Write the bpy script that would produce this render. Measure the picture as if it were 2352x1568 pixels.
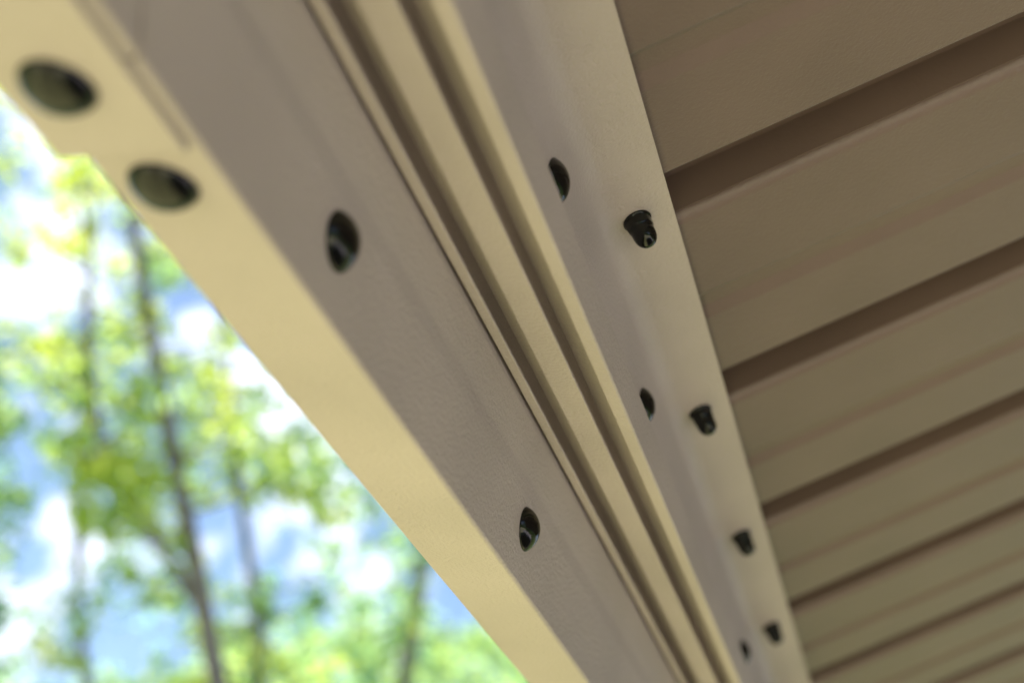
import bpy, bmesh, math, random
from mathutils import Vector, Matrix
random.seed(7)
R = math.radians
scene = bpy.context.scene
for o in list(bpy.data.objects):
    bpy.data.objects.remove(o)

# ------------------------------------------------------------------ camera
EYE = Vector((0.0, 0.0, 2.05))                 # photographer's eye under the eave
AX = Vector((0.95422, 0.0, -0.29909))          # world X seen in (right, up, forward)
AY = Vector((0.25963, -0.49644, 0.82833))
AZ = Vector((0.14848, 0.86807, 0.47372))
cam_d = bpy.data.cameras.new('camera')
cam = bpy.data.objects.new('camera', cam_d)
scene.collection.objects.link(cam)
cam.matrix_world = Matrix(((AX[0], AX[1], -AX[2], EYE[0]),
                           (AY[0], AY[1], -AY[2], EYE[1]),
                           (AZ[0], AZ[1], -AZ[2], EYE[2]),
                           (0, 0, 0, 1)))
cam_d.sensor_width = 36
cam_d.lens = 50
cam_d.clip_start = 0.02
cam_d.clip_end = 3000
cam_d.dof.use_dof = True
cam_d.dof.focus_distance = 0.75
cam_d.dof.aperture_fstop = 4.2
cam_d.dof.aperture_blades = 0
scene.camera = cam

# ------------------------------------------------------------------ sky, sun, exposure
SUN_EL, SUN_AZ = R(60), R(-62)                 # azimuth from +Y towards +X
world = bpy.data.worlds.new('World')
scene.world = world
world.use_nodes = True
nt = world.node_tree
nt.nodes.clear()
wo = nt.nodes.new('ShaderNodeOutputWorld')
bg = nt.nodes.new('ShaderNodeBackground')
sky = nt.nodes.new('ShaderNodeTexSky')
sky.sky_type = 'NISHITA'
sky.sun_disc = False
sky.sun_elevation = SUN_EL
sky.sun_rotation = SUN_AZ
sky.air_density = 1.0
sky.dust_density = 0.4
sky.ozone_density = 3.0
tc = nt.nodes.new('ShaderNodeTexCoord')
nz = nt.nodes.new('ShaderNodeTexNoise')
nz.inputs['Scale'].default_value = 11
nz.inputs['Detail'].default_value = 6
nz.inputs['Roughness'].default_value = 0.55
cr = nt.nodes.new('ShaderNodeValToRGB')
cr.color_ramp.elements[0].position = 0.485
cr.color_ramp.elements[1].position = 0.575
mx = nt.nodes.new('ShaderNodeMix')
mx.data_type = 'RGBA'
mx.inputs['B'].default_value = (9.0, 9.8, 11.8, 1)
nt.links.new(tc.outputs['Generated'], nz.inputs['Vector'])
nt.links.new(nz.outputs['Fac'], cr.inputs['Fac'])
nt.links.new(cr.outputs['Color'], mx.inputs['Factor'])
nt.links.new(sky.outputs['Color'], mx.inputs['A'])
nt.links.new(mx.outputs['Result'], bg.inputs['Color'])
bg.inputs['Strength'].default_value = 0.052
nt.links.new(bg.outputs['Background'], wo.inputs['Surface'])

sun_d = bpy.data.lights.new('sun', 'SUN')
sun_d.energy = 4.0
sun_d.angle = R(0.53)
sun_d.color = (1.0, 0.94, 0.84)
sun = bpy.data.objects.new('sun', sun_d)
scene.collection.objects.link(sun)
sd = Vector((math.sin(SUN_AZ) * math.cos(SUN_EL), math.cos(SUN_AZ) * math.cos(SUN_EL), math.sin(SUN_EL)))
sun.rotation_euler = sd.to_track_quat('Z', 'Y').to_euler()
sun.location = (0, 0, 20)

scene.view_settings.view_transform = 'Standard'
scene.view_settings.look = 'None'
scene.view_settings.gamma = 1
scene.view_settings.use_curve_mapping = False
scene.view_settings.exposure = 1.78
scene.cycles.use_denoising = True
scene.cycles.max_bounces = 10
scene.cycles.diffuse_bounces = 6
scene.cycles.transmission_bounces = 6

# ------------------------------------------------------------------ helpers
FPX, CX, CY = 3267.0, 1176.0, 784.0
def ray(px, py):
    a, b, c = px - CX, -(py - CY), FPX
    return Vector((AX[0]*a + AX[1]*b + AX[2]*c, AY[0]*a + AY[1]*b + AY[2]*c, AZ[0]*a + AZ[1]*b + AZ[2]*c))
def far_point(px, py, dist):
    """world point in a sight direction at a horizontal distance"""
    q = ray(px, py)
    return EYE + q * (dist / math.hypot(q.x, q.y))
def link(o):
    scene.collection.objects.link(o)
    return o
def empty(name, loc):
    o = link(bpy.data.objects.new(name, None))
    o.location = loc
    o.empty_display_size = 0.1
    return o
def mesh_obj(name, me, mat, parent=None, loc=None):
    o = link(bpy.data.objects.new(name, me))
    if len(me.polygons) < 400 and name in ('header_beam', 'grooved_rail', 'eave_angle', 'joint_plate', 'roof_panel', 'seam_channel'):
        w = o.modifiers.new('normals', 'WEIGHTED_NORMAL')
        w.keep_sharp = True
        w.weight = 90
    if mat and not me.materials:
        me.materials.append(mat)
    if parent:
        o.parent = parent
    if loc is not None:
        o.location = loc
    return o
def from_bm(name, bm, mat, parent=None, loc=None, smooth=None):
    bmesh.ops.recalc_face_normals(bm, faces=bm.faces)
    me = bpy.data.meshes.new(name)
    bm.to_mesh(me)
    bm.free()
    if smooth is not None:
        for p in me.polygons:
            p.use_smooth = True
        me.set_sharp_from_angle(angle=R(smooth))
    return mesh_obj(name, me, mat, parent, loc)

def fillet(pts, closed=True, seg=5):
    """pts: (a, b, radius) -> rounded polyline"""
    out = []
    n = len(pts)
    for i, p in enumerate(pts):
        r = p[2] if len(p) > 2 else 0
        v = Vector(p[:2])
        if r <= 0 or (not closed and i in (0, n-1)):
            out.append(v)
            continue
        a = Vector(pts[i-1][:2]) - v
        b = Vector(pts[(i+1) % n][:2]) - v
        ang = a.angle(b)
        t = min(r / math.tan(ang/2), a.length*0.49, b.length*0.49)
        rr = t * math.tan(ang/2)
        pa, pb = v + a.normalized()*t, v + b.normalized()*t
        c = v + (a.normalized()+b.normalized()).normalized() * (rr/math.sin(ang/2))
        a0, b0 = pa - c, pb - c
        tot = a0.angle(b0)
        sgn = 1 if a0.x*b0.y - a0.y*b0.x > 0 else -1
        for k in range(seg+1):
            th = sgn*tot*k/seg
            out.append(c + Vector((a0.x*math.cos(th)-a0.y*math.sin(th), a0.x*math.sin(th)+a0.y*math.cos(th))))
    return out
def prism(bm, prof, mapf, t0, t1, caps=True):
    """closed profile swept from t0 to t1; mapf(a, b, t) -> xyz"""
    r0 = [bm.verts.new(mapf(p[0], p[1], t0)) for p in prof]
    r1 = [bm.verts.new(mapf(p[0], p[1], t1)) for p in prof]
    n = len(prof)
    for i in range(n):
        bm.faces.new((r0[i], r0[(i+1) % n], r1[(i+1) % n], r1[i]))
    if caps:
        bm.faces.new(r0)
        bm.faces.new(list(reversed(r1)))
def thick(line, t):
    """open polyline -> closed strip of thickness t on its left side"""
    n = len(line)
    off = []
    for i, p in enumerate(line):
        d = Vector((0, 0))
        if i > 0: d += (line[i]-line[i-1]).normalized()
        if i < n-1: d += (line[i+1]-line[i]).normalized()
        d.normalize()
        nn = Vector((-d.y, d.x))
        e = (line[i]-line[i-1]).normalized() if i > 0 else (line[1]-line[0]).normalized()
        k = max(0.5, abs(nn.dot(Vector((-e.y, e.x)))))
        off.append(p + nn*t/k)
    return list(line) + list(reversed(off))
alongY = lambda a, b, t: (a, t, b)
def box(bm, x0, x1, y0, y1, z0, z1, bev=0.0):
    m = Matrix.Translation(((x0+x1)/2, (y0+y1)/2, (z0+z1)/2)) @ Matrix.Diagonal((x1-x0, y1-y0, z1-z0, 1))
    g = bmesh.ops.create_cube(bm, size=1, matrix=m)
    if bev:
        es = {e for v in g['verts'] for e in v.link_edges}
        bmesh.ops.bevel(bm, geom=list(es), offset=bev, segments=2, affect='EDGES', profile=0.5)
def lathe(bm, prof, seg=40, wob=None):
    """prof: (r, h) from base to tip about +Z"""
    rings = []
    for r, h in prof:
        if r < 1e-6:
            rings.append([bm.verts.new((0, 0, h))])
        else:
            rings.append([bm.verts.new((r*(wob(2*math.pi*k/seg, h) if wob else 1)*math.cos(2*math.pi*k/seg),
                                        r*(wob(2*math.pi*k/seg, h) if wob else 1)*math.sin(2*math.pi*k/seg), h)) for k in range(seg)])
    for a, b in zip(rings, rings[1:]):
        for k in range(seg):
            k2 = (k+1) % seg
            if len(b) == 1:
                bm.faces.new((a[k], a[k2], b[0]))
            elif len(a) == 1:
                bm.faces.new((a[0], b[k2], b[k]))
            else:
                bm.faces.new((a[k], a[k2], b[k2], b[k]))

# ------------------------------------------------------------------ materials
def new_mat(name):
    m = bpy.data.materials.new(name)
    m.use_nodes = True
    n = m.node_tree
    return m, n, n.nodes['Principled BSDF']
def painted_metal(name, col, rough=0.42, bump=0.35, scale=620, var=0.08):
    m, n, b = new_mat(name)
    t = n.nodes.new('ShaderNodeTexCoord')
    # orange peel of powder coat
    z = n.nodes.new('ShaderNodeTexNoise')
    z.inputs['Scale'].default_value = scale
    z.inputs['Detail'].default_value = 2.5
    z.inputs['Roughness'].default_value = 0.6
    n.links.new(t.outputs['Object'], z.inputs['Vector'])
    z2 = n.nodes.new('ShaderNodeTexNoise')
    z2.inputs['Scale'].default_value = 90
    z2.inputs['Detail'].default_value = 2
    n.links.new(t.outputs['Object'], z2.inputs['Vector'])
    bp2 = n.nodes.new('ShaderNodeBump')
    bp2.inputs['Strength'].default_value = 0.25
    bp2.inputs['Distance'].default_value = 0.0006
    n.links.new(z2.outputs['Fac'], bp2.inputs['Height'])
    bp = n.nodes.new('ShaderNodeBump')
    bp.inputs['Strength'].default_value = bump
    bp.inputs['Distance'].default_value = 0.0009
    n.links.new(z.outputs['Fac'], bp.inputs['Height'])
    n.links.new(bp2.outputs['Normal'], bp.inputs['Normal'])
    n.links.new(bp.outputs['Normal'], b.inputs['Normal'])
    # faint dust mottling, colour only
    z3 = n.nodes.new('ShaderNodeTexNoise')
    z3.inputs['Scale'].default_value = 9
    z3.inputs['Detail'].default_value = 5
    n.links.new(t.outputs['Object'], z3.inputs['Vector'])
    mr = n.nodes.new('ShaderNodeMapRange')
    mr.inputs['From Min'].default_value = 0.3
    mr.inputs['From Max'].default_value = 0.7
    mr.inputs['To Min'].default_value = 1-var
    mr.inputs['To Max'].default_value = 1+var
    n.links.new(z3.outputs['Fac'], mr.inputs['Value'])
    hs = n.nodes.new('ShaderNodeHueSaturation')
    hs.inputs['Color'].default_value = (*col, 1)
    n.links.new(mr.outputs['Result'], hs.inputs['Value'])
    n.links.new(hs.outputs['Color'], b.inputs['Base Color'])
    b.inputs['Roughness'].default_value = rough
    b.inputs['Specular IOR Level'].default_value = 0.4
    return m
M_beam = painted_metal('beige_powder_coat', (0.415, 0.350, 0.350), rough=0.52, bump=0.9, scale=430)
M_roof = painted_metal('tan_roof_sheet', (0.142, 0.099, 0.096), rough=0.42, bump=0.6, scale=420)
M_brown = painted_metal('brown_seam_paint', (0.120, 0.080, 0.070), rough=0.5, bump=0.2)

m, n, b = new_mat('black_fastener')
b.inputs['Base Color'].default_value = (0.004, 0.004, 0.004, 1)
b.inputs['Roughness'].default_value = 0.09
b.inputs['Specular IOR Level'].default_value = 0.34
t = n.nodes.new('ShaderNodeTexCoord')
z = n.nodes.new('ShaderNodeTexNoise'); z.inputs['Scale'].default_value = 380; z.inputs['Detail'].default_value = 3
n.links.new(t.outputs['Object'], z.inputs['Vector'])
bp = n.nodes.new('ShaderNodeBump'); bp.inputs['Strength'].default_value = 0.15; bp.inputs['Distance'].default_value = 0.0006
n.links.new(z.outputs['Fac'], bp.inputs['Height']); n.links.new(bp.outputs['Normal'], b.inputs['Normal'])
M_bolt = m

def ground_mat(name, c1, c2, scale):
    m, n, b = new_mat(name)
    t = n.nodes.new('ShaderNodeTexCoord')
    z = n.nodes.new('ShaderNodeTexNoise'); z.inputs['Scale'].default_value = scale; z.inputs['Detail'].default_value = 6
    n.links.new(t.outputs['Object'], z.inputs['Vector'])
    r = n.nodes.new('ShaderNodeValToRGB')
    r.color_ramp.elements[0].position = 0.35; r.color_ramp.elements[0].color = (*c1, 1)
    r.color_ramp.elements[1].position = 0.65; r.color_ramp.elements[1].color = (*c2, 1)
    n.links.new(z.outputs['Fac'], r.inputs['Fac']); n.links.new(r.outputs['Color'], b.inputs['Base Color'])
    b.inputs['Roughness'].default_value = 0.9
    return m
M_lawn = ground_mat('lawn', (0.06, 0.10, 0.02), (0.12, 0.16, 0.035), 3)
M_paver = ground_mat('sandstone', (0.42, 0.42, 0.19), (0.52, 0.51, 0.25), 6)
M_deck = ground_mat('dim_deck_wood', (0.075, 0.062, 0.052), (0.105, 0.088, 0.075), 9)  # dark tone for the added floor, keeps bounce low
M_lilac = ground_mat('lilac_bounce', (0.58, 0.53, 0.59), (0.68, 0.62, 0.68), 5)  # lilac tone for added ground, neutral bounce on inner faces
M_pale = ground_mat('pale_bounce', (0.60, 0.57, 0.40), (0.72, 0.68, 0.48), 5)  # bright tone for added paving behind the camera
M_bark = ground_mat('bark', (0.13, 0.115, 0.11), (0.26, 0.23, 0.22), 14)

def leaf_mat(name, c1, c2, tr):
    m = bpy.data.materials.new(name); m.use_nodes = True
    n = m.node_tree; n.nodes.clear()
    out = n.nodes.new('ShaderNodeOutputMaterial')
    t = n.nodes.new('ShaderNodeTexCoord')
    z = n.nodes.new('ShaderNodeTexNoise'); z.inputs['Scale'].default_value = 1.6; z.inputs['Detail'].default_value = 4
    n.links.new(t.outputs['Object'], z.inputs['Vector'])
    r = n.nodes.new('ShaderNodeValToRGB')
    r.color_ramp.elements[0].position = 0.38; r.color_ramp.elements[0].color = (*c1, 1)
    r.color_ramp.elements[1].position = 0.575; r.color_ramp.elements[1].color = (*c2, 1)
    n.links.new(z.outputs['Fac'], r.inputs['Fac'])
    d = n.nodes.new('ShaderNodeBsdfPrincipled'); d.inputs['Roughness'].default_value = 0.45
    n.links.new(r.outputs['Color'], d.inputs['Base Color'])
    tl = n.nodes.new('ShaderNodeBsdfTranslucent')
    hs = n.nodes.new('ShaderNodeHueSaturation'); hs.inputs['Hue'].default_value = 0.485; hs.inputs['Value'].default_value = tr
    n.links.new(r.outputs['Color'], hs.inputs['Color']); n.links.new(hs.outputs['Color'], tl.inputs['Color'])
    ms = n.nodes.new('ShaderNodeMixShader'); ms.inputs['Fac'].default_value = 0.5
    n.links.new(d.outputs['BSDF'], ms.inputs[1]); n.links.new(tl.outputs['BSDF'], ms.inputs[2])
    n.links.new(ms.outputs['Shader'], out.inputs['Surface'])
    return m
M_leaf_y = leaf_mat('yellow_green_leaf', (0.09, 0.16, 0.06), (0.18, 0.22, 0.035), 5.2)  # yellower leaf tone, assigned tree by tree
M_leaf_g = leaf_mat('green_leaf', (0.07, 0.14, 0.085), (0.11, 0.18, 0.06), 5.2)

# ------------------------------------------------------------------ ground
bm = bmesh.new()
bmesh.ops.create_grid(bm, x_segments=8, y_segments=8, size=900)
lawn = from_bm('lawn', bm, M_lawn, loc=(0, 0, 0)); lawn['kind'] = 'structure'
# unseen sandstone patio read from warm bounce, widened to brighten soffits: bed and slabs
bm = bmesh.new(); box(bm, -5.4, 0.61, -3.6, 3.9, 0.004, 0.03)
patio = from_bm('patio', bm, M_paver); patio['kind'] = 'structure'
slab_me = None
for i in range(10):
    for j in range(12):
        if slab_me is None:
            bm = bmesh.new(); box(bm, -0.29, 0.29, -0.29, 0.29, 0, 0.03, 0.004)
            s = from_bm('paving_slab', bm, M_paver); slab_me = s.data
        else:
            s = link(bpy.data.objects.new('paving_slab', slab_me))
        s.parent = patio
        s.location = (-5.09+i*0.6, -3.3+j*0.6, 0.03 + random.uniform(0, 0.002))

bm = bmesh.new(); box(bm, -5.4, 14.0, -9.6, -3.63, 0.004, 0.058)  # unseen paving added behind camera, lightens roof faces turned that way
yard_fill = from_bm('bounce_yard', bm, M_pale); yard_fill['kind'] = 'structure'
bm = bmesh.new(); box(bm, 0.62, 4.2, -3.6, -0.63, 0.004, 0.058)  # unseen pale strip added to bounce light up at the roof beads
path_fill = from_bm('bounce_path', bm, M_pale); path_fill['kind'] = 'structure'
# unseen pale ground added past the far side, bounces light onto inner faces
bm = bmesh.new(); box(bm, 4.23, 9.5, -3.6, 4.6, 0.004, 0.04)
bounce_terrace = from_bm('bounce_terrace', bm, M_lilac); bounce_terrace['kind'] = 'structure'
# unseen dark floor added under the gazebo roof to dim its underside
bm = bmesh.new(); box(bm, 0.62, 4.2, -0.6, 5.6, 0.004, 0.05)
dim_deck = from_bm('dim_deck', bm, M_deck); dim_deck['kind'] = 'structure'
bm = bmesh.new(); box(bm, -0.068, 0.068, -3.1, 3.1, 0, 0.028, 0.003)
board = from_bm('dim_deck_board', bm, M_deck)
for i in range(25):
    o = board if i == 0 else link(bpy.data.objects.new('dim_deck_board', board.data))
    o.parent = dim_deck
    o.location = (0.692+i*0.142, 2.5, 0.05)

# ------------------------------------------------------------------ gazebo
G0 = Vector((-0.25, 1.35, 0.0))
gz = empty('gazebo', G0)
gz['label'] = 'beige metal patio gazebo seen from underneath with bolted header beam and ribbed sloping roof'
gz['category'] = 'gazebo'
OFF = EYE.z            # profile heights below are measured from the eye
def g(name, bm, mat, smooth=None, parent=None):
    """part in world coordinates, parented to the gazebo"""
    for v in bm.verts:
        v.co -= G0
    return from_bm(name, bm, mat, parent or gz, smooth=smooth)
def H(pts):
    return [(p[0], p[1]+OFF) + tuple(p[2:]) for p in pts]
Y0, Y1 = -0.95, 5.15

# header beam: rounded box section with a faint rolled swage on the inner face
bm = bmesh.new()
prof = fillet(H([(-0.2705, 0.250, 0.0022), (-0.2262, 0.250, 0.0022), (-0.2262, 0.298, 0.03), (-0.2270, 0.309, 0.03),
                 (-0.2262, 0.320, 0.012), (-0.2248, 0.335, 0.004), (-0.2254, 0.342, 0.002), (-0.2254, 0.388, 0.002), (-0.2705, 0.362, 0.002)]))
JOINT = 0.2740                                 # two lengths of beam meet here with a small slanting gap
cut = lambda a, b, t: (a, t - (0.45*(b-OFF-0.25) if 0.2 < t < 0.3 else 0), b)
prism(bm, prof, cut, JOINT, Y1)
beam = g('header_beam', bm, M_beam, smooth=40)

# grooved rail fixed to the inside of the beam
bm = bmesh.new()
z1 = 0.338; gd = 0.0190
prof = fillet(H([(-0.2232, z1, 0.0010), (-0.2176, z1, 0.0007), (-0.2176, z1+0.0016, 0), (-0.2222, z1+0.0016, 0), (-0.2222, z1+gd, 0), (-0.2010, z1+gd, 0), (-0.2010, z1+0.0016, 0), (-0.2055, z1+0.0016, 0), (-0.2055, z1, 0.0007),
                 (-0.1904, z1, 0.0007), (-0.1904, z1+0.0016, 0), (-0.1949, z1+0.0016, 0), (-0.1949, z1+gd, 0), (-0.1733, z1+gd, 0), (-0.1733, z1+0.0016, 0), (-0.1778, z1+0.0016, 0), (-0.1778, z1, 0.0007),
                 (-0.1700, z1, 0.0016), (-0.1700, 0.3622, 0.001), (-0.1860, 0.3622, 0), (-0.2232, 0.3622, 0)]), seg=4)
prism(bm, prof, alongY, Y0, Y1)
rail = g('grooved_rail', bm, M_beam, smooth=40)

# bent eave angle that carries the roof sheets
PH = R(28)
dr = Vector((math.cos(PH), math.sin(PH)))
bend = Vector((-0.1870, 0.436))
end = bend + dr*0.0400
bm = bmesh.new()
line = fillet(H([(-0.1870, 0.3632), (bend.x, bend.y, 0.017), (end.x, end.y)]), closed=False, seg=10)
prism(bm, thick(line, 0.0016), alongY, Y0, Y1)
angle = g('eave_angle', bm, M_beam, smooth=50)

# joint plate under the beam and sleeve over its inner corner
bm = bmesh.new(); box(bm, -0.2775, -0.2303, Y0, 0.3135, OFF+0.2470, OFF+0.2499, 0.0009)
plate = g('joint_plate', bm, M_beam, smooth=40)
bm = bmesh.new()
prof = fillet(H([(-0.2705, 0.250, 0.0022), (-0.2262, 0.250, 0.0022), (-0.2262, 0.335, 0.004), (-0.2254, 0.342, 0.002), (-0.2254, 0.388, 0.002), (-0.2705, 0.362, 0.002)]))
prism(bm, prof, cut, Y0, JOINT-0.0026)
g('header_beam', bm, M_beam, smooth=40)

# fasteners
def cap_profile(r, h, rim=0.0009, n=12):
    rs = (r*r + h*h)/(2*h)
    pts = [(r*0.985, 0), (r, rim*0.5), (r*0.985, rim)]
    for k in range(1, n+1):
        a = math.asin(min(1, r*0.97/rs))*(1-k/n)
        pts.append((rs*math.sin(a), rim + rs*math.cos(a) - (rs-h)))
    pts[-1] = (0, rim+h)
    return pts
bm = bmesh.new(); lathe(bm, cap_profile(0.0123, 0.0070), 48)
bmesh.ops.recalc_face_normals(bm, faces=bm.faces)
bolt_me = bpy.data.meshes.new('bolt'); bm.to_mesh(bolt_me); bm.free(); bolt_me.materials.append(M_bolt)
for p in bolt_me.polygons: p.use_smooth = True
def nut_wob(a, h):
    if 0.0015 < h < 0.0065:       # hexagonal flats
        k = (a % (math.pi/3)) - math.pi/6
        return 0.5 + 0.5*math.cos(math.pi/6)/math.cos(k)*1.04
    return 1
bm = bmesh.new()
lathe(bm, [(0.0082, 0), (0.0084, 0.0006), (0.0082, 0.0013), (0.0078, 0.0017), (0.0077, 0.0040), (0.0075, 0.0062), (0.0071, 0.0072),
           (0.0068, 0.0076), (0.0067, 0.0100), (0.0066, 0.0125), (0.0062, 0.0145), (0.0056, 0.0160), (0.0047, 0.0173), (0.0035, 0.0183), (0.0020, 0.0189), (0.0008, 0.01905), (0, 0.0191)], 48, nut_wob)
bmesh.ops.recalc_face_normals(bm, faces=bm.faces)
nut_me = bpy.data.meshes.new('cap_nut'); bm.to_mesh(nut_me); bm.free(); nut_me.materials.append(M_bolt)
for p in nut_me.polygons: p.use_smooth = True
nut_me.set_sharp_from_angle(angle=R(50))
def fasten(name, me, parent, pos, nrm):
    o = link(bpy.data.objects.new(name, me))
    o.parent = parent
    q = Vector(nrm).to_track_quat('Z', 'Y')
    o.rotation_euler = (q.to_matrix() @ Matrix.Rotation(random.uniform(0, 6.28), 3, 'Z')).to_euler()
    o.location = Vector(pos) - G0
    return o
fasten('bolt', bolt_me, plate, (-0.2562, 0.2786, OFF+0.2470), (0, 0, -1))
fasten('bolt', bolt_me, beam, (-0.2500, 0.3333, OFF+0.2500), (0, 0, -1))
for y in (0.4152, 0.6992):
    fasten('bolt', bolt_me, beam, (-0.2262, y, OFF+0.2814), (1, 0, 0))
for y, zz in ((0.5385, 0.3965), (0.7735, 0.3955), (1.005, 0.375), (1.262, 0.3965), (1.50, 0.392)):
    fasten('bolt', bolt_me, angle, (-0.1870, y, OFF+zz), (1, 0, 0))
nb = bend + dr*0.0185
def nut_y(px, py):
    q = ray(px, py); return q.y * nb.x/q.x
ny = [nut_y(1462, 515), nut_y(1607, 955), nut_y(1700, 1243), nut_y(1769, 1450)]
ny += [ny[-1]+0.225*k for k in range(1, 9)] + [ny[0]-0.225, ny[0]-0.45]
for y in ny:
    fasten('cap_nut', nut_me, angle, (nb.x, y, OFF+nb.y), (math.sin(PH), 0, -math.cos(PH)))

# roof: sheets with upturned edges, a shallow bead and brown seam channels between them
U0 = Vector((-0.155, 0.4600+OFF))
PER = 0.2255
RX = 1.75
ulen0, ulen1 = -0.19, (RX+0.155)/math.cos(PH)
nrm2 = Vector((-math.sin(PH), math.cos(PH)))
def roofmap(u, y, v):
    p = U0 + dr*u + nrm2*v
    return (p.x, y, p.y)
line = fillet([(0, 0.030), (0, 0, 0.0070), (0.366*PER, 0, 0.004), (0.39*PER, 0.0026, 0.004), (0.450*PER, 0.0030, 0.006), (0.495*PER, 0, 0.006),
               (0.81*PER, 0, 0.003), (0.81*PER, 0.030)], closed=False, seg=5)
bm = bmesh.new()
prism(bm, thick(line, 0.0012), lambda a, b, t: roofmap(t, a, b), ulen0, ulen1)
bmesh.ops.recalc_face_normals(bm, faces=bm.faces)
panel_me = bpy.data.meshes.new('roof_panel'); 
for v in bm.verts: v.co -= Vector((G0.x, 0, G0.z))
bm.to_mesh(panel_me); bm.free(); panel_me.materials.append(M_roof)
for p in panel_me.polygons: p.use_smooth = True
panel_me.set_sharp_from_angle(angle=R(35))
bm = bmesh.new()
a0, a1 = 0.81*PER+0.0014, PER-0.0014
prism(bm, thick([Vector((a0, 0.003)), Vector((a0, 0.0305)), Vector((a1, 0.0305)), Vector((a1, 0.0045))], -0.0008), lambda a, b, t: roofmap(t, a, b), ulen0, ulen1)
bmesh.ops.recalc_face_normals(bm, faces=bm.faces)
for v in bm.verts: v.co -= Vector((G0.x, 0, G0.z))
seam_me = bpy.data.meshes.new('seam_channel'); bm.to_mesh(seam_me); bm.free(); seam_me.materials.append(M_brown)
PHASE = 0.6655
k0 = int(math.floor((Y0-PHASE)/PER)); k1 = int((Y1-PHASE)/PER)
for k in range(k0, k1+1):
    yy = PHASE + k*PER
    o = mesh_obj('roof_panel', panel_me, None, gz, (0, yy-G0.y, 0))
    o = mesh_obj('seam_channel', seam_me, None, gz, (0, yy-G0.y, 0))
# far slope, ridge, other beams and posts (beyond the picture, they shade the patio)
ridge_z = U0.y + (RX+0.155)*math.tan(PH)
yA, yB = PHASE+k0*PER, PHASE+(k1+1)*PER
bm = bmesh.new()
xe = RX + (RX+0.33)
ze = ridge_z-(xe-RX)*math.tan(PH)
for zz, fl in ((0, 0),):
    v = [bm.verts.new(c) for c in ((RX, yA, ridge_z), (RX, yB, ridge_z), (xe, yB, ze), (xe, yA, ze))]
    w = [bm.verts.new(c.co + Vector((0, 0, 0.03))) for c in v]
    bm.faces.new(v); bm.faces.new(w[::-1])
    for i in range(4): bm.faces.new((v[i], v[(i+1) % 4], w[(i+1) % 4], w[i]))
g('far_roof_slope', bm, M_roof)
bm = bmesh.new(); box(bm, RX-0.06, RX+0.06, yA-0.01, yB+0.01, ridge_z+0.02, ridge_z+0.07, 0.01)
g('ridge_cap', bm, M_roof)
bm = bmesh.new(); box(bm, 2*RX+0.17, 2*RX+0.26, Y0, Y1, OFF+0.25, OFF+0.345, 0.003)
g('header_beam', bm, M_beam)
for yy in (Y0-0.05, Y1-0.05):
    bm = bmesh.new(); box(bm, -0.223, 2*RX+0.168, yy, yy+0.045, OFF+0.25, OFF+0.335, 0.003)
    g('cross_beam', bm, M_beam)
for xx in (-0.2995, 2*RX+0.175):
    for yy in (0.0, 4.95):
        bm = bmesh.new(); box(bm, xx, xx+0.08, yy, yy+0.08, 0.0615, OFF+0.2470, 0.004)
        g('post', bm, M_beam)

# ------------------------------------------------------------------ trees
def tube(bm, pts, radii, seg=9):
    rings = []
    for i, p in enumerate(pts):
        d = (pts[min(i+1, len(pts)-1)] - pts[max(i-1, 0)]).normalized()
        q = d.to_track_quat('Z', 'Y').to_matrix()
        rings.append([bm.verts.new(p + q @ Vector((math.cos(2*math.pi*k/seg), math.sin(2*math.pi*k/seg), 0))*radii[i]*random.uniform(0.93, 1.07)) for k in range(seg)])
    for a, c in zip(rings, rings[1:]):
        for k in range(seg):
            bm.faces.new((a[k], a[(k+1) % seg], c[(k+1) % seg], c[k]))
def smooth_path(pts, n=4):
    out = []
    P = [pts[0]] + pts + [pts[-1]]
    for i in range(1, len(P)-2):
        for k in range(n):
            t = k/n
            out.append(0.5*((2*P[i]) + (-P[i-1]+P[i+1])*t + (2*P[i-1]-5*P[i]+4*P[i+1]-P[i+2])*t*t + (-P[i-1]+3*P[i]-3*P[i+1]+P[i+2])*t**3))
    out.append(P[-2])
    return out
def leaves(verts, faces, c, rad, n, size):
    for _ in range(n):
        while True:
            o = Vector((random.uniform(-1, 1), random.uniform(-1, 1), random.uniform(-1, 1)))
            if o.length < 1: break
        p = c + Vector((o.x, o.y, o.z*0.75))*rad
        s = size*random.uniform(0.7, 1.3)
        a = Vector((random.gauss(0, 1), random.gauss(0, 1), random.gauss(0, 0.6)-0.5)).normalized()
        b = a.cross(Vector((random.gauss(0, 1), random.gauss(0, 1), random.gauss(0, 1)))).normalized()
        nn = a.cross(b)*0.12*s
        k = len(verts)
        verts.extend([p-a*s, p-a*s*0.1+b*s*0.45+nn, p+a*s, p-a*s*0.1-b*s*0.45+nn])
        faces.append((k, k+1, k+2)); faces.append((k, k+2, k+3))
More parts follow.
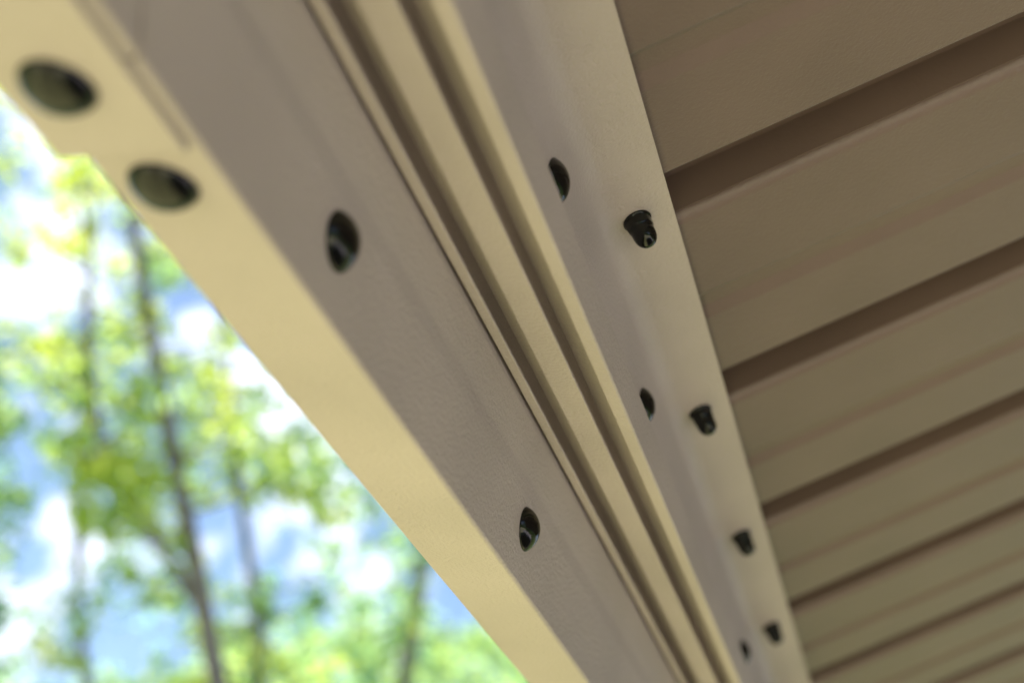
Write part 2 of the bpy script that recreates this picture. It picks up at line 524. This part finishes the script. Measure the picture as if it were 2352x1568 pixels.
def tree(label, stems, clusters, mat, group='trees behind the gazebo', leaf=0.06, per=55):
    """stems: list of (points top..bottom order bottom first, r0, r1); clusters: (point, radius, n)"""
    base = stems[0][0][0]
    root = empty('broadleaf_tree', base)
    root['label'] = label; root['category'] = 'tree'; root['group'] = group
    bm = bmesh.new()
    for pts, r0, r1 in stems:
        sp = smooth_path(pts)
        tube(bm, [p-base for p in sp], [r0+(r1-r0)*i/(len(sp)-1) for i in range(len(sp))])
    tips = [p for pts, _, _ in stems for p in smooth_path(pts, 6)]
    for c, rad, nlf in clusters:                      # twigs that carry the clumps
        t = min(tips, key=lambda q: (q-c).length + 0.6*max(0, q.z-c.z))
        L = (t-c).length
        if L < 0.7:
            mid = (t+c)/2 + Vector((random.uniform(-.1, .1), random.uniform(-.1, .1), random.uniform(-.2, .05)))*L*0.5
            tube(bm, [t-base, mid-base, c-base], [0.012+0.008*L, 0.010, 0.005], 5)
    from_bm('trunk', bm, M_bark, root, smooth=60)
    verts, faces = [], []
    for c, rad, nlf in clusters:
        leaves(verts, faces, c-base, rad, nlf, leaf)
    me = bpy.data.meshes.new('crown'); me.from_pydata([tuple(v) for v in verts], [], faces); me.update()
    mesh_obj('crown', me, mat, root)
    return root
def root_at(p, lean=(0.0, 0.0)):
    return Vector((p.x+lean[0], p.y+lean[1], 0.0))

# open sky between the crowns, as directions: (px, py, rx, ry)
GAPS = [(80, 690, 120, 85), (430, 730, 75, 110), (105, 1300, 125, 100), (300, 1470, 150, 85), (520, 1290, 55, 95), (640, 1240, 75, 80),
        (810, 1310, 55, 45), (1040, 1390, 50, 50), (20, 450, 45, 60), (225, 640, 35, 40), (110, 930, 60, 45), (565, 830, 45, 60),
        (520, 1160, 30, 30), (700, 1290, 40, 80), (20, 1080, 45, 45), (60, 300, 60, 60), (640, 960, 40, 60), (850, 1200, 60, 30), (240, 560, 40, 40),
        (350, 1280, 30, 50), (480, 1010, 30, 45), (110, 1560, 60, 30)]
def in_gap(px, py, grow):
    for gx, gy, rx, ry in GAPS:
        if ((px-gx)/(rx+grow))**2 + ((py-gy)/(ry+grow))**2 < 1: return True
    return False
trees = {
 'a': dict(D=9.0, c=(380, 900), s=(520, 620)),
 'b': dict(D=10.5, c=(620, 1000), s=(420, 560)),
 'c': dict(D=12.0, c=(960, 1150), s=(420, 420)),
 'd': dict(D=10.0, c=(-260, 900), s=(420, 700)),
 'e': dict(D=12.5, c=(250, 350), s=(520, 520)),
}
clus = {k: [] for k in trees}
for _ in range(2000):
    px = random.uniform(-520, 1420); py = random.uniform(-350, 1750)
    if in_gap(px, py, 9): continue
    k = min(trees, key=lambda q: math.hypot((px-trees[q]['c'][0])/trees[q]['s'][0], (py-trees[q]['c'][1])/trees[q]['s'][1]) + random.uniform(0, 0.9))
    c = far_point(px, py, trees[k]['D'] + random.uniform(-0.4, 2.2))
    if c.z < 2.2: continue
    clus[k].append((c, random.uniform(0.08, 0.22), random.randint(9, 26)))
# thin airy sprays between the clumps
for k in ('a', 'b', 'e', 'd'):
    for _ in range(22):
        px = random.gauss(trees[k]['c'][0], 300); py = random.gauss(trees[k]['c'][1], 380)
        if in_gap(px, py, 10): continue
        c = far_point(px, py, trees[k]['D']+random.uniform(0, 2))
        if c.z > 2.4: clus[k].append((c, random.uniform(0.5, 0.8), random.randint(40, 90)))
# bright yellow-green clumps that stand out
for px, py, r, nn in ((320, 1090, .24, 110), (305, 905, .2, 80), (270, 1200, .18, 60), (690, 1075, .28, 90), (640, 1110, .2, 60), (180, 400, .2, 60), (760, 1160, .2, 60), (560, 1000, .2, 50)):
    clus['a'].append((far_point(px, py, 8.6), r, nn))
def P(seq, D): return [far_point(x, y, D) for x, y in seq]
sa = P([(560, 1900), (500, 1568), (450, 1300), (400, 1050), (335, 700), (295, 450), (250, 150), (190, -200)], 9.0)
sa = [root_at(sa[0], (0.5, -0.1))] + sa
sa2 = P([(478, 1430), (400, 1300), (325, 1190), (240, 1050), (205, 800), (205, 600), (170, 350)], 9.0)
tree('slender leaning tree with one long grey trunk left of the beam', [(sa, 0.078, 0.028), (sa2, 0.04, 0.015)], clus['a'], M_leaf_y)
sb = P([(610, 1900), (602, 1568), (588, 1400), (548, 1120), (525, 850), (515, 600), (490, 250)], 10.5)
sb = [root_at(sb[0], (0.3, 0))] + sb
tree('thin straight tree just right of the long leaning trunk', [(sb, 0.055, 0.018)], clus['b'], M_leaf_g)
sc_ = P([(925, 1800), (930, 1568), (955, 1400), (970, 1250), (960, 950), (930, 600)], 12.0)
sc_ = [root_at(sc_[0])] + sc_
tree('tree with short brown trunk low down close to the beam edge', [(sc_, 0.11, 0.035)], clus['c'], M_leaf_g)
sd_ = P([(-200, 1900), (-230, 1300), (-200, 900), (-260, 400)], 10.0)
sd_ = [root_at(sd_[0])] + sd_
tree('leafy tree reaching in from the left edge', [(sd_, 0.12, 0.04)], clus['d'], M_leaf_g)
se = P([(200, 1900), (180, 1400), (190, 900), (215, 500), (240, 100)], 12.5)
se = [root_at(se[0])] + se
tree('airy tree behind with thin leaves high against the sky', [(se, 0.06, 0.02)], clus['e'], M_leaf_y)
# lower trees farther back
for px, D, top, lab, mt in ((60, 17, 1600, 'low dark green tree in the bottom left corner', M_leaf_g),
                   (620, 18, 1500, 'low bright green tree at the bottom under the thin trunk', M_leaf_y),
                   (900, 19, 1440, 'low green tree around the short brown trunk', M_leaf_g),
                   (1180, 21, 1450, 'low tree at the bottom where the beam leaves the picture', M_leaf_y)):
    cl = []
    for _ in range(120):
        x = random.gauss(px, 120); y = random.uniform(top-20, 2150)
        if in_gap(x, y, 26): continue
        c = far_point(x, y, D+random.gauss(0, 0.9))
        if c.z > 1.2: cl.append((c, random.uniform(0.25, 0.55), random.randint(40, 80)))
    st = [root_at(far_point(px, 1900, D)), far_point(px, 1900, D), far_point(px+random.uniform(-40, 40), top+60, D)]
    tree(lab, [(st, 0.14, 0.04)], cl, mt, leaf=0.075)

# unseen leaf ring added to darken bolt-head reflections, gap left for a highlight
verts, faces = [], []
for i in range(900):
    az = R(random.uniform(52, 300)); D = random.uniform(17, 21)
    top = 5.5 + 1.6*math.sin(az*7) + 1.0*math.sin(az*17+1)
    c = Vector((math.sin(az)*D, math.cos(az)*D, random.uniform(0.3, top)))
    leaves(verts, faces, c, 0.9, 26, 0.26)
me = bpy.data.meshes.new('unseen_woodland'); me.from_pydata([tuple(v) for v in verts], [], faces); me.update()
wd = mesh_obj('unseen_woodland', me, M_leaf_g)
wd['kind'] = 'stuff'; wd['label'] = 'unseen mass of green leaves added to darken bolt reflections'; wd['category'] = 'unseen_woodland'
